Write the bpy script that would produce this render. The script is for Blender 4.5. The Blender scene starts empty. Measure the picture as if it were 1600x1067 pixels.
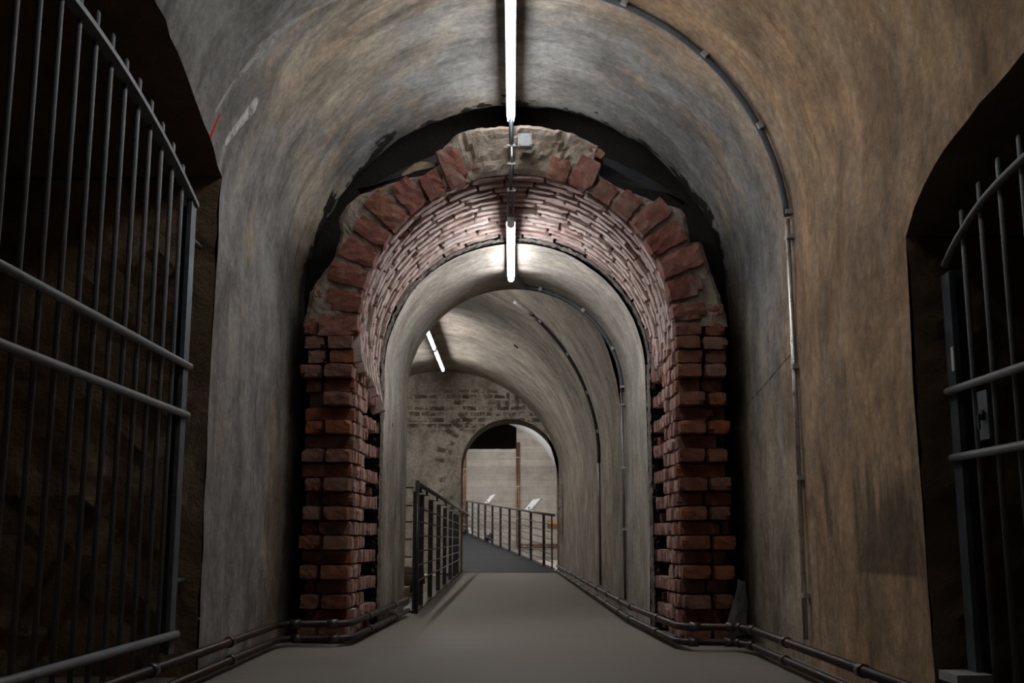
import bpy, math, random
from mathutils import Vector, Matrix, noise as mnoise
R = random.Random(7)
C = bpy.context.scene.collection
PI = math.pi

# ------------------------------------------------------------------ materials
class NT:
    def __init__(self, name):
        self.m = bpy.data.materials.new(name); self.m.use_nodes = True
        self.t = self.m.node_tree; self.b = self.t.nodes['Principled BSDF']
    def n(self, typ, ins=None, out=0, **props):
        nd = self.t.nodes.new('ShaderNode' + typ)
        for k, v in props.items(): setattr(nd, k, v)
        for k, v in (ins or {}).items(): self.set(nd.inputs[k], v)
        return nd.outputs[out]
    def set(self, sock, v):
        if isinstance(v, bpy.types.NodeSocket): self.t.links.new(v, sock)
        else: sock.default_value = v
    def math(self, op, a, b=0.0, c=0.0, clamp=False):
        return self.n('Math', {0: a, 1: b, 2: c}, operation=op, use_clamp=clamp)
    def mr(self, v, a, b, c=0.0, d=1.0):
        return self.n('MapRange', {0: v, 1: a, 2: b, 3: c, 4: d}, interpolation_type='SMOOTHSTEP')
    def mix(self, f, a, b, mode='MIX'):
        nd = self.t.nodes.new('ShaderNodeMix'); nd.data_type = 'RGBA'; nd.blend_type = mode
        self.set(nd.inputs[0], f); self.set(nd.inputs[6], a); self.set(nd.inputs[7], b)
        return nd.outputs[2]
    def noise(self, vec, scale, detail=6.0, rough=.6, dist=0.0):
        return self.n('TexNoise', {'Vector': vec, 'Scale': scale, 'Detail': detail, 'Roughness': rough, 'Distortion': dist})
    def vec(self, kind='UV', scale=(1, 1, 1), off=(0, 0, 0)):
        tc = self.t.nodes.new('ShaderNodeTexCoord')
        mp = self.t.nodes.new('ShaderNodeMapping')
        self.t.links.new(tc.outputs[kind], mp.inputs[0])
        mp.inputs['Scale'].default_value = scale; mp.inputs['Location'].default_value = off
        return mp.outputs[0]
    def sep(self, kind='UV'):
        tc = self.t.nodes.new('ShaderNodeTexCoord')
        s = self.t.nodes.new('ShaderNodeSeparateXYZ'); self.t.links.new(tc.outputs[kind], s.inputs[0])
        return s.outputs
    def bump(self, h, strength=.4, dist=.02):
        self.set(self.b.inputs['Normal'], self.n('Bump', {'Height': h, 'Strength': strength, 'Distance': dist}))
    def done(self, col=None, rough=.85, metal=0.0, spec=.3):
        if col is not None: self.set(self.b.inputs['Base Color'], col)
        self.set(self.b.inputs['Roughness'], rough); self.set(self.b.inputs['Metallic'], metal)
        self.b.inputs['Specular IOR Level'].default_value = spec
        return self.m
    def seg(self, u, v, a, b, w0, w1):
        """soft mask round the stroke a-b in (u, v), half width w0 -> w1"""
        du, dv = b[0]-a[0], b[1]-a[1]; L2 = du*du + dv*dv
        pu = self.math('SUBTRACT', u, a[0]); pv = self.math('SUBTRACT', v, a[1])
        t = self.math('ADD', self.math('MULTIPLY', pu, du/L2), self.math('MULTIPLY', pv, dv/L2))
        t = self.math('MINIMUM', self.math('MAXIMUM', t, 0.0), 1.0)
        ex = self.math('SUBTRACT', pu, self.math('MULTIPLY', t, du)); ey = self.math('SUBTRACT', pv, self.math('MULTIPLY', t, dv))
        d = self.math('SQRT', self.math('ADD', self.math('MULTIPLY', ex, ex), self.math('MULTIPLY', ey, ey)))
        w = self.math('ADD', self.math('MULTIPLY', t, w1-w0), w0)
        return self.mr(self.math('DIVIDE', d, w), 1.0, .6)

def c4(*c): return (c[0], c[1], c[2], 1.0)

def plaster(name, A, B, stain, light, streak=(5.0, .55), amount=.7, bump=.35, extra=None, big=.55, pits=.5, pre=None, mk=1.0):
    n = NT(name)
    large = n.noise(n.vec('UV', (1, 1, 1), (3.1, 1.7, .3)), big, 5, .6, .25)
    col = n.mix(n.mr(large, .41, .59), c4(*A), c4(*B))
    st = n.noise(n.vec('UV', (streak[0], streak[1], 1), (.4, 9.2, 0)), 1.0, 7, .68, .15)
    st2 = n.noise(n.vec('UV', (streak[0]*2.6, streak[1]*1.3, 1), (7.4, 2.2, 0)), 1.0, 6, .65, .1)
    col = n.mix(n.math('MULTIPLY', n.mr(st, .5, .72), amount), col, c4(*stain))
    col = n.mix(n.math('MULTIPLY', n.mr(st2, .56, .78), amount*.6), col, c4(*light))
    if pre: col = pre(n, col)
    mott = n.noise(n.vec('UV', (1.25, .8, 1)), 2.6, 10, .74, .22)
    col = n.mix(1.0, col, n.n('CombineColor', {0: n.mr(mott, .28, .72, 1-.5*mk, 1+.42*mk), 1: n.mr(mott, .28, .72, 1-.52*mk, 1+.42*mk), 2: n.mr(mott, .28, .72, 1-.54*mk, 1+.42*mk)}), 'MULTIPLY')
    if pits:
        vo = n.n('TexVoronoi', {'Vector': n.vec('UV'), 'Scale': 7.0, 'Randomness': 1.0}, out=0)
        pn = n.noise(n.vec('UV', (1, 1, 1), (5, 5, 0)), 3.0, 3, .5)
        pm = n.math('MULTIPLY', n.mr(vo, .075, .03), n.mr(pn, .48, .6))
        col = n.mix(n.math('MULTIPLY', pm, pits), col, c4(.05, .035, .02))
    if extra: col = extra(n, col)
    fine = n.noise(n.vec('UV'), 22.0, 8, .7)
    gr = n.mr(fine, .3, .7, 1-.22*mk, 1+.2*mk)
    col = n.mix(1.0, col, n.n('CombineColor', {0: gr, 1: gr, 2: gr}), 'MULTIPLY')
    h = n.math('ADD', n.math('MULTIPLY', fine, .35), n.math('ADD', n.math('MULTIPLY', mott, .8), n.math('MULTIPLY', st, .5)))
    n.bump(h, bump, .03)
    return n.done(col, .88, 0, .25)

def pre_front(n, col):
    o = n.sep('Object'); wob = n.noise(n.vec('UV', (1, 1, 1), (2, 8, 0)), 1.1, 6, .65, .3)
    # ochre water staining that covers the right hand side of the vault
    och = n.math('MULTIPLY', n.mr(n.math('ADD', o[0], n.math('MULTIPLY', wob, 1.1)), .62, 1.2), n.mr(n.math('ADD', o[1], n.math('MULTIPLY', wob, 1.6)), 6.9, 6.0))
    fin = n.noise(n.vec('UV', (2.2, .9, 1), (1, 3, 0)), 1.6, 8, .72, .2)
    col = n.mix(n.math('MULTIPLY', och, n.mr(fin, .25, .62, .45, .95)), col, c4(.44, .275, .15))
    # ochre patches spread over the vault
    och2 = n.math('MULTIPLY', n.mr(n.noise(n.vec('UV', (1.3, .7, 1), (9, 4, 0)), 1.2, 7, .72, .2), .53, .66), .6)
    col = n.mix(och2, col, c4(.42, .285, .17))
    # paler scoured streaks and brown runs within the staining
    pl = n.math('MULTIPLY', och, n.mr(n.noise(n.vec('UV', (2.6, .5, 1), (6, 1, 0)), 1.5, 8, .72, .15), .52, .68))
    col = n.mix(n.math('MULTIPLY', pl, .6), col, c4(.50, .375, .26))
    br = n.math('MULTIPLY', och, n.mr(n.noise(n.vec('UV', (4.5, .7, 1), (1, 7, 0)), 1.4, 8, .72, .15), .54, .70))
    col = n.mix(n.math('MULTIPLY', br, .6), col, c4(.17, .10, .05))
    return col

def ex_front(n, col):
    o = n.sep('Object'); uv = n.sep('UV')
    wob = n.noise(n.vec('UV', (1, 1, 1), (2, 8, 0)), 1.1, 6, .65, .5)
    # darker seepage on the right wall
    see = n.math('MULTIPLY', n.mr(n.noise(n.vec('UV', (3.2, .8, 1), (3, 1, 0)), 1.3, 8, .72, .5), .52, .66), n.mr(o[2], 1.7, .7))
    col = n.mix(n.math('MULTIPLY', see, .75), col, c4(.09, .066, .042))
    # drip stain with a hard lower edge low on the right wall
    dr = n.noise(n.vec('UV', (7, .5, 1), (2, 2, 0)), 1.2, 6, .6, .1)
    yy = n.math('MULTIPLY', n.mr(n.math('ADD', o[1], n.math('MULTIPLY', dr, .35)), 4.12, 4.3), n.mr(n.math('ADD', o[1], n.math('MULTIPLY', dr, -.5)), 4.62, 4.35))
    zz = n.math('MULTIPLY', n.mr(o[2], .455, .475), n.mr(n.math('SUBTRACT', o[2], n.math('MULTIPLY', dr, .9)), .42, .2))
    col = n.mix(n.math('MULTIPLY', n.math('MULTIPLY', n.math('MULTIPLY', yy, zz), n.mr(o[0], .5, 1.0)), .75), col, c4(.085, .062, .042))
    # soot and peeled black coating along the broken end of the plaster
    so = n.noise(n.vec('UV', (2.2, 1.1, 1), (0, 6, 0)), 2.1, 7, .65, .4)
    soot = n.mr(n.math('ADD', uv[0], n.math('MULTIPLY', n.math('SUBTRACT', so, .5), 1.5)), 7.24, 7.29)
    col = n.mix(n.math('MULTIPLY', soot, n.mr(o[2], 1.9, 2.6)), col, c4(.018, .015, .013))
    # paint strokes and scrapes above the left passage, crack on the right wall (u = distance along, v = girth)
    brk = n.mr(n.noise(n.vec('UV'), 14.0, 5, .7), .38, .52)
    for a, b, w0, w1, c, k in (((4.80, 2.32), (4.86, 2.52), .024, .013, (.50, .012, .010), 1.0),
                            ((5.05, 2.46), (5.22, 2.72), .024, .055, (.66, .63, .60), .9),
                            ((4.80, 2.52), (5.0, 2.98), .015, .03, (.55, .51, .47), .6),
                            ((4.92, 2.9), (5.15, 3.4), .03, .012, (.55, .50, .45), .45),
                            ((5.05, 2.0), (5.04, 2.42), .012, .03, (.52, .48, .43), .5),
                            ((5.62, 7.20), (6.85, 7.34), .008, .006, (.03, .025, .02), .8)):
        col = n.mix(n.math('MULTIPLY', n.math('MULTIPLY', n.seg(uv[0], uv[1], a, b, w0, w1), brk if k < .95 else 1.0), k), col, c4(*c))
    return col

def ex_far(n, col):
    uv = n.sep('UV')
    wn = n.n('TexNoise', {'Vector': n.vec('UV'), 'Scale': 5.0, 'Detail': 4.0}, out=1)
    wv_ = n.n('VectorMath', {0: n.vec('UV'), 1: n.n('VectorMath', {0: wn, 1: (.09, .05, 0)}, operation='MULTIPLY')}, operation='ADD')
    br = n.n('TexBrick', {'Vector': wv_, 'Scale': 1.0, 'Mortar Size': .018, 'Brick Width': .30, 'Row Height': .11, 'Color1': c4(.2, .2, .2), 'Color2': c4(1, 1, 1), 'Mortar': c4(0, 0, 0)})
    g = n.n('RGBToBW', {0: br})
    k = n.noise(n.vec('UV', (1.2, 1.6, 1), (4, 2, 0)), 3.2, 7, .7, .1)
    band = n.math('MULTIPLY', n.mr(uv[1], 2.45, 2.7), n.mr(uv[1], 3.5, 3.2))
    m = n.math('MULTIPLY', n.math('MULTIPLY', n.mr(n.math('ADD', k, n.math('MULTIPLY', g, .08)), .48, .62), n.mr(g, .05, .5)), band)
    col = n.mix(n.math('MULTIPLY', m, .9), col, c4(.06, .05, .04))
    # radial bricks showing through above the arch
    dx = n.math('ADD', uv[0], .04); dz = n.math('SUBTRACT', uv[1], 1.9)
    rr = n.math('SQRT', n.math('ADD', n.math('MULTIPLY', dx, dx), n.math('MULTIPLY', dz, dz)))
    an = n.math('ARCTAN2', dz, dx)
    saw = n.math('SINE', n.math('MULTIPLY', an, 44.0))
    ring = n.math('MULTIPLY', n.mr(rr, 1.08, 1.13), n.mr(rr, 1.42, 1.36))
    m2 = n.math('MULTIPLY', n.math('MULTIPLY', ring, n.mr(saw, -.1, .3)), n.mr(n.noise(n.vec('UV'), 2.4, 4, .6), .47, .56))
    return n.mix(n.math('MULTIPLY', m2, .85), col, c4(.09, .075, .06))

def ex_boards(n, col):
    uv = n.sep('UV')
    fr = n.math('FRACT', n.math('MULTIPLY', uv[1], 4.2))
    ln = n.math('MULTIPLY', n.mr(fr, .07, .0), .55)
    row = n.n('TexWhiteNoise', {'W': n.math('FLOOR', n.math('MULTIPLY', uv[1], 4.2))}, noise_dimensions='1D')
    col = n.mix(1.0, col, n.n('CombineColor', {0: n.mr(row, 0, 1, .84, 1.12), 1: n.mr(row, 0, 1, .84, 1.12), 2: n.mr(row, 0, 1, .84, 1.12)}), 'MULTIPLY')
    gr = n.noise(n.vec('UV', (.7, 14, 1)), 1.6, 6, .6)
    col = n.mix(n.math('MULTIPLY', n.mr(gr, .5, .7), .35), col, c4(.22, .19, .16))
    return n.mix(ln, col, c4(.12, .10, .09))

def ex_tunnel(n, col):
    uv = n.sep('UV')
    g = n.noise(n.vec('UV', (3, .5, 1), (4, 1, 0)), 1.6, 6, .66, .5)
    col = n.mix(n.math('MULTIPLY', n.mr(g, .46, .64), .5), col, c4(.26, .262, .245))
    o = n.sep('Object')
    d = n.math('MULTIPLY', n.mr(o[2], 1.25, .7), n.mr(o[0], -.5, -.8))
    col = n.mix(n.math('MULTIPLY', n.math('MULTIPLY', d, n.mr(n.noise(n.vec('UV', (2, .7, 1), (3, 3, 0)), 2.0, 8, .7, .2), .38, .6)), .7), col, c4(.12, .085, .055))
    return col

def brick_mat(name, ramp, dust, dustcol, bump=.5):
    n = NT(name)
    rnd = n.n('NewGeometry', out=8)
    cr = n.t.nodes.new('ShaderNodeValToRGB'); n.t.links.new(rnd, cr.inputs[0])
    els = cr.color_ramp.elements
    els[0].position = 0; els[0].color = c4(*ramp[0]); els[1].position = 1; els[1].color = c4(*ramp[-1])
    for i, c in enumerate(ramp[1:-1]):
        e = els.new((i+1)/(len(ramp)-1)); e.color = c4(*c)
    v = n.vec('Object')
    a = n.noise(v, 9.0, 8, .7, .4); b = n.noise(v, 34.0, 7, .7); d = n.noise(n.vec('Object', (1, 1, 1), (3, 2, 1)), 5.0, 7, .7, .8)
    col = n.mix(1.0, cr.outputs[0], n.n('CombineColor', {0: n.mr(a, .25, .75, .6, 1.35), 1: n.mr(a, .25, .75, .55, 1.4), 2: n.mr(a, .25, .75, .5, 1.45)}), 'MULTIPLY')
    col = n.mix(n.math('MULTIPLY', n.mr(d, .46, .66), dust), col, c4(*dustcol))
    col = n.mix(n.math('MULTIPLY', n.mr(b, .62, .74), .55), col, c4(.04, .02, .015))
    n.bump(n.math('ADD', b, n.math('MULTIPLY', a, 1.2)), bump, .02)
    return n.done(col, .92, 0, .2)

def rough(name, A, B, scale=4.0, bump=.9, dist=.05, C3=None):
    n = NT(name); v = n.vec('Object')
    a = n.noise(v, scale, 9, .7, .6); b = n.noise(v, scale*6, 7, .7)
    col = n.mix(n.mr(a, .35, .65), c4(*A), c4(*B))
    if C3: col = n.mix(n.mr(n.noise(n.vec('Object', (1, 1, 1), (4, 1, 7)), scale*.6, 6, .65, .4), .54, .66), col, c4(*C3))
    col = n.mix(n.math('MULTIPLY', n.mr(b, .55, .75), .5), col, c4(A[0]*.3, A[1]*.3, A[2]*.3))
    n.bump(n.math('ADD', a, n.math('MULTIPLY', b, .4)), bump, dist)
    return n.done(col, .93, 0, .15)

def metal(name, col, rg=.45, mt=.7, var=.25, rust=None, rk=.5):
    n = NT(name); v = n.vec('Object')
    a = n.noise(v, 14.0, 6, .65)
    k = n.mix(1.0, c4(*col), n.n('CombineColor', {0: n.mr(a, .3, .7, 1-var, 1+var), 1: n.mr(a, .3, .7, 1-var, 1+var), 2: n.mr(a, .3, .7, 1-var, 1+var)}), 'MULTIPLY')
    if rust: k = n.mix(n.math('MULTIPLY', n.mr(n.noise(n.vec('Object', (1, 1, 1), (2, 3, 4)), 3.0, 7, .7), .45, .62), rk), k, c4(*rust))
    n.bump(a, .08, .005)
    return n.done(k, n.mr(a, .3, .7, rg-.08, rg+.12), mt, .4)

def emit(name, col, s):
    n = NT(name); n.set(n.b.inputs['Emission Color'], c4(*col)); n.b.inputs['Emission Strength'].default_value = s
    return n.done(c4(.8, .8, .8), .4)

def floor_mat(name, A, B):
    n = NT(name)
    a = n.noise(n.vec('Object', (1, 1, 1)), .8, 6, .6, .4)
    st = n.noise(n.vec('Object', (.8, 9, 1)), 1.2, 6, .65)
    f = n.noise(n.vec('Object'), 30, 6, .7)
    col = n.mix(n.mr(a, .35, .65), c4(*A), c4(*B))
    col = n.mix(n.math('MULTIPLY', n.mr(st, .5, .75), .3), col, c4(A[0]*.6, A[1]*.58, A[2]*.55))
    sp = n.n('TexVoronoi', {'Vector': n.vec('Object'), 'Scale': 5.0})
    col = n.mix(n.math('MULTIPLY', n.mr(sp, .05, .02), .6), col, c4(.06, .05, .04))
    n.bump(n.math('ADD', n.math('MULTIPLY', st, .7), n.math('MULTIPLY', f, .3)), .18, .01)
    return n.done(col, n.mr(a, .3, .7, .62, .8), 0, .3)

M = {}
M['front'] = plaster('stained_vault_plaster', (.235, .226, .215), (.385, .325, .25), (.10, .09, .08), (.46, .41, .35), amount=.8, extra=ex_front, pre=pre_front)
M['tunnel'] = plaster('grey_tunnel_concrete', (.34, .305, .265), (.38, .335, .285), (.18, .155, .125), (.46, .42, .365), streak=(3.5, .7), amount=.55, extra=ex_tunnel, pits=.2)
M['hall'] = plaster('streaked_hall_concrete', (.36, .315, .268), (.30, .27, .235), (.19, .16, .132), (.48, .42, .355), streak=(2.2, .9), amount=.6, pits=.3)
M['farwall'] = plaster('rendered_end_wall', (.44, .40, .345), (.49, .445, .38), (.29, .26, .22), (.54, .49, .42), streak=(2, .7), amount=.5, extra=ex_far, pits=.2)
M['boards'] = plaster('board_marked_concrete', (.42, .385, .345), (.48, .44, .39), (.31, .28, .245), (.53, .49, .44), streak=(.6, 1.6), amount=.4, extra=ex_boards, pits=.4, mk=.35)
M['white'] = plaster('white_vault_paint', (.80, .80, .80), (.78, .78, .77), (.72, .72, .72), (.82, .82, .82), amount=.2, bump=.05, pits=0, mk=.08)
M['void'] = rough('black_void_shade', (.02, .018, .016), (.03, .026, .022), 3.0, .8)  # near-black colour paints the darkness of the hollow and the recess
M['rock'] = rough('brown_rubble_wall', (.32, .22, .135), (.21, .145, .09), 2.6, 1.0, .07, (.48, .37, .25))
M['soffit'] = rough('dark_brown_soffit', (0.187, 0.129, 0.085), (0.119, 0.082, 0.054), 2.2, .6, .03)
M['brick'] = brick_mat('red_pier_brick', [(0.149, 0.053, 0.034), (0.205, 0.077, 0.050), (0.180, 0.093, 0.065), (0.236, 0.077, 0.031), (0.211, 0.118, 0.090), (0.167, 0.062, 0.043)], .32, (0.223, 0.174, 0.136))
M['reveal'] = brick_mat('lamplit_pier_brick', [(0.359, 0.195, 0.156), (0.421, 0.257, 0.218), (0.335, 0.172, 0.129), (0.437, 0.281, 0.242), (0.374, 0.211, 0.172)], .35, (0.429, 0.351, 0.312))  # paler copy of the pier brick, lamplight painted into its colour
M['vous'] = brick_mat('red_voussoir_brick', [(0.216, 0.076, 0.058), (0.259, 0.108, 0.083), (0.187, 0.072, 0.054), (0.238, 0.101, 0.061)], .55, (0.259, 0.209, 0.166))
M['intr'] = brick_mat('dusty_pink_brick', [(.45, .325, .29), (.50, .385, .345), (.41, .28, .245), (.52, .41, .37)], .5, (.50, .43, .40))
M['mortar'] = rough('grey_brown_mortar', (.27, .22, .175), (.35, .285, .225), 7.0, 1.0, .04, (.40, .34, .28))
M['ring'] = rough('plastered_ring_mortar', (.27, .215, .165), (.36, .295, .235), 6.0, 1.0, .04, (.20, .085, .062))
M['mortar_dark'] = rough('dark_brick_core', (.13, .07, .05), (.085, .05, .035), 9.0, 1.0, .04)
M['rubble'] = rough('loose_mortar_edge', (.22, .19, .16), (.33, .29, .25), 16.0, 1.0, .05)
M['membrane'] = rough('black_bitumen_sheet', (.022, .023, .025), (.035, .036, .038), 3.0, .4, .02)
M['bark'] = rough('tan_torn_board', (.30, .22, .14), (.18, .125, .08), 12.0, .6, .02)
M['slab'] = rough('dark_stone_slab', (.09, .095, .09), (.13, .13, .12), 7.0, .7, .03)
M['floor'] = floor_mat('brushed_concrete_floor', (.195, .172, .147), (.225, .199, .170))
M['ground'] = rough('dusty_ground', (.22, .19, .16), (.16, .14, .12), 3.0, .6, .03)
M['pale'] = rough('pale_gravel_floor', (.56, .52, .46), (.48, .44, .39), 3.0, .4, .02)
M['bars'] = metal('grey_painted_steel', (.19, .195, .20), .52, .15, .2)
M['frame'] = metal('blue_grey_steel', (.11, .125, .14), .5, .3, .25)
M['dark'] = metal('black_railing_steel', (.045, .045, .045), .4, .4, .3)
M['wire'] = metal('steel_wire', (.16, .155, .15), .35, .7, .2)
M['galv'] = metal('galvanised_conduit', (.55, .55, .54), .32, .9, .15)
M['hose'] = metal('grey_flexible_hose', (.10, .115, .125), .5, .1, .15)
M['clip'] = metal('grey_clip', (.42, .41, .39), .5, .2, .15)
M['rustpipe'] = metal('rusty_dark_pipe', (0.041, 0.036, 0.033), .45, .5, .3, (0.077, 0.033, 0.019), .8)
M['coupl'] = metal('worn_pipe_coupling', (0.102, 0.096, 0.090), .38, .7, .3, (0.096, 0.048, 0.030), .4)
M['copper'] = metal('copper_pipe', (.25, .115, .07), .35, .7, .25)
M['box'] = metal('grey_plastic_box', (.42, .43, .43), .5, 0, .08)
M['housing'] = metal('dark_grey_lamp_housing', (.14, .14, .14), .5, .2, .15)
M['cap'] = metal('clear_grey_end_cap', (.55, .55, .55), .3, .1, .1)
M['deck'] = None
M['sticker'] = metal('white_sticker', (.75, .74, .70), .6, 0, .05)
M['panel'] = metal('pale_panel', (.78, .78, .77), .45, 0, .03)
M['yellow'] = metal('yellow_paint', (.50, .36, .05), .5, 0, .2)
M['rustred'] = metal('rust_red_paint', (.26, .075, .035), .6, 0, .3)
M['blue'] = metal('blue_paint_dot', (.02, .05, .30), .6, 0, .1)
M['wood'] = rough('weathered_slats', (.40, .34, .26), (.28, .23, .17), 9.0, .4, .01)
M['tarp'] = rough('dark_brown_tarpaulin', (.045, .032, .026), (.07, .05, .04), 6.0, .5, .02)
n = NT('dark_ribbed_deck')
wv = n.math('FRACT', n.math('MULTIPLY', n.sep('Object')[1], 3.2))
rib = n.math('MULTIPLY', n.mr(wv, .0, .12), n.mr(wv, 1.0, .88))
nz = n.noise(n.vec('Object', (.12, 1.5, 1)), 1.3, 7, .7)
n.bump(rib, .6, .03)
M['deck'] = n.done(n.mix(n.mr(nz, .4, .7), c4(.006, .0065, .008), c4(.05, .052, .058)), n.mr(nz, .3, .7, .65, .8), 0, .12)
TUBE = emit('lit_tube', (.93, .965, 1.0), 46.0)
TUBED = emit('lit_tube_dim', (.93, .965, 1.0), 30.0)
TUBEB = emit('lit_tube_barrel', (.93, .965, 1.0), 62.0)
TUBE2 = emit('lit_tube_hall', (1.0, .985, .95), 88.0)
TUBE3 = emit('lit_tube_added', (1.0, .985, .96), 205.0)

# ------------------------------------------------------------------ mesh helpers
class MB:
    def __init__(self): self.v = []; self.f = []; self.uv = {}; self.s = []
    def add(self, vs, fs, smooth=False, uvs=None):
        o = len(self.v); self.v += [tuple(p) for p in vs]
        self.f += [tuple(i+o for i in f) for f in fs]; self.s += [smooth]*len(fs)
        if uvs:
            for i, u in enumerate(uvs): self.uv[o+i] = u
        return self
    def box(self, c, s, rot=None, jit=0.0):
        vs = []
        for dx in (-.5, .5):
            for dy in (-.5, .5):
                for dz in (-.5, .5):
                    p = Vector((dx*s[0], dy*s[1], dz*s[2]))
                    if jit: p += Vector((R.uniform(-jit, jit), R.uniform(-jit, jit), R.uniform(-jit, jit)))
                    if rot is not None: p = rot @ p
                    vs.append(p + Vector(c))
        return self.add(vs, [(0, 1, 3, 2), (4, 6, 7, 5), (0, 4, 5, 1), (2, 3, 7, 6), (0, 2, 6, 4), (1, 5, 7, 3)])
    def brick(self, c, s, rot=None, jit=.003, n=(4, 3, 3), chip=.006, warp=None):
        """a worn brick: subdivided box with rounded, chipped, uneven edges"""
        idx = {}; vs = []; fs = []
        ch = [[[R.random() for _ in range(2)] for _ in range(2)] for _ in range(2)]
        def vert(i, j, k):
            if (i, j, k) in idx: return idx[(i, j, k)]
            t = (i/n[0], j/n[1], k/n[2]); p = Vector([(t[q]-.5)*s[q] for q in range(3)])
            e = sum(1 for q, m in zip((i, j, k), n) if q in (0, m))
            if e >= 2:
                a = chip*(.30 if e == 2 else .55)*R.uniform(.4, 1.5)
                if e == 3 and ch[i > 0][j > 0][k > 0] > .75: a *= 3.0
                for q, (w, m) in enumerate(zip((i, j, k), n)):
                    if w == 0: p[q] += a
                    elif w == m: p[q] -= a
            p += Vector((R.uniform(-jit, jit), R.uniform(-jit, jit), R.uniform(-jit, jit)))
            if rot is not None: p = rot @ p
            p = p + Vector(c)
            if warp: p = warp(p)
            idx[(i, j, k)] = len(vs); vs.append(p); return idx[(i, j, k)]
        for a, b, cc in ((0, 1, 2), (1, 2, 0), (2, 0, 1)):
            for side in (0, n[cc]):
                for i in range(n[a]):
                    for j in range(n[b]):
                        q = []
                        for (x, y) in ((i, j), (i+1, j), (i+1, j+1), (i, j+1)):
                            k = [0, 0, 0]; k[a] = x; k[b] = y; k[cc] = side; q.append(vert(*k))
                        fs.append(tuple(q) if side else tuple(reversed(q)))
        return self.add(vs, fs)
    def tube(self, pts, r, n=10, cap=True):
        pts = [Vector(p) for p in pts]; rings = []; up = None
        for i, p in enumerate(pts):
            d = (pts[min(i+1, len(pts)-1)] - pts[max(i-1, 0)]).normalized()
            if up is None:
                up = Vector((0, 0, 1)) if abs(d.z) < .9 else Vector((1, 0, 0))
            a = d.cross(up).normalized(); b = a.cross(d).normalized(); up = b
            rr = r[i] if isinstance(r, (list, tuple)) else r
            rings.append([p + (a*math.cos(2*PI*k/n) + b*math.sin(2*PI*k/n))*rr for k in range(n)])
        vs = [q for g in rings for q in g]; fs = []
        for i in range(len(rings)-1):
            for k in range(n): fs.append((i*n+k, i*n+(k+1) % n, (i+1)*n+(k+1) % n, (i+1)*n+k))
        self.add(vs, fs, True)
        if cap:
            o = len(self.v) - len(vs)
            self.f += [tuple(o+k for k in reversed(range(n))), tuple(o+(len(rings)-1)*n+k for k in range(n))]; self.s += [False, False]
        return self
    def grid(self, P, nu, nv, uv=None, smooth=True, flip=False):
        vs = [P(i, j) for i in range(nu+1) for j in range(nv+1)]
        us = [uv(i, j) for i in range(nu+1) for j in range(nv+1)] if uv else None
        fs = []
        for i in range(nu):
            for j in range(nv):
                q = (i*(nv+1)+j, (i+1)*(nv+1)+j, (i+1)*(nv+1)+j+1, i*(nv+1)+j+1)
                fs.append(tuple(reversed(q)) if flip else q)
        return self.add(vs, fs, smooth, us)
    def obj(self, name, mat, parent=None, loc=None):
        me = bpy.data.meshes.new(name)
        vs = self.v
        if loc is not None: vs = [(p[0]-loc[0], p[1]-loc[1], p[2]-loc[2]) for p in vs]
        me.from_pydata(vs, [], self.f); me.polygons.foreach_set('use_smooth', self.s)
        if self.uv:
            l = me.uv_layers.new(name='UVMap')
            for lp in me.loops: l.data[lp.index].uv = self.uv.get(lp.vertex_index, (0, 0))
        me.materials.append(mat)
        o = bpy.data.objects.new(name, me); C.objects.link(o)
        if loc is not None: o.location = loc
        if parent is not None:
            o.parent = parent
            if loc is None: o.matrix_parent_inverse = Matrix.Translation(-Vector(parent.location))
        return o

def tag(o, label, cat, group=None):
    o['label'] = label; o['category'] = cat
    if group: o['group'] = group
    return o
def struct(o): o['kind'] = 'structure'; return o
def thing(name, label, cat, loc=(0, 0, 0), group=None):
    o = bpy.data.objects.new(name, None); C.objects.link(o); o.location = loc; o.empty_display_size = .1
    return tag(o, label, cat, group)
def lab(o, s): o['label'] = s; return o
def nz(x, y, z=0.0): return mnoise.noise(Vector((x, y, z)))
def fr(x, y, z=0.0): return mnoise.fractal(Vector((x, y, z)), 1.0, 2.0, 4)
def rotz(a): return Matrix.Rotation(a, 3, 'Z')

# ------------------------------------------------------------------ front vault
VX, VZ, VR = .03, 2.146, 1.42
YEND = 7.35
ARC = PI*VR; S1, S2, S3 = VZ, VZ+ARC, 2*VZ+ARC
SA, SB = 2.76, S3-2.25            # the ceiling shell runs between these girths
def prof(s, r=VR):
    if s < S1: return (VX-r, s, -1, 0)
    if s > S2: return (VX+r, S3-s, 1, 0)
    a = PI - (s-S1)/VR
    return (VX+r*math.cos(a), VZ+r*math.sin(a), math.cos(a), math.sin(a))
def vpt(y, s, dr=0.0):
    x, z, nx, nz_ = prof(s)
    w = .010*fr(y*.9, s*.9, 3.3) + .004*nz(y*5, s*5) + dr
    if s <= 0 or s >= S3: nz_ = 0
    return (x+nx*w, y, z+nz_*w)
LY0, LY1 = 1.7, 5.1
RY0, RY1 = .9, 3.98
def ledge(y):                                   # top of the left passage
    return 2.588-.103*(y-3.4)**2 + .022*nz(y*6, 1.5) + .012*nz(y*17, 4)
def redge(y):                                   # top of the right passage
    t = (y-2.4)/1.55
    return 1.70 + .27*math.sqrt(max(0, 1-abs(t)**2.3)) + .012*nz(y*6, 7.5)
def ls(y):
    z = ledge(y)
    return z if z < VZ else VZ + VR*math.asin((z-VZ)/VR)
def rs(y): return S3-redge(y)
def yspan(a, b, st=.1):
    n = max(1, round((b-a)/st)); return [a+(b-a)*i/n for i in range(n+1)]
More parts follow.
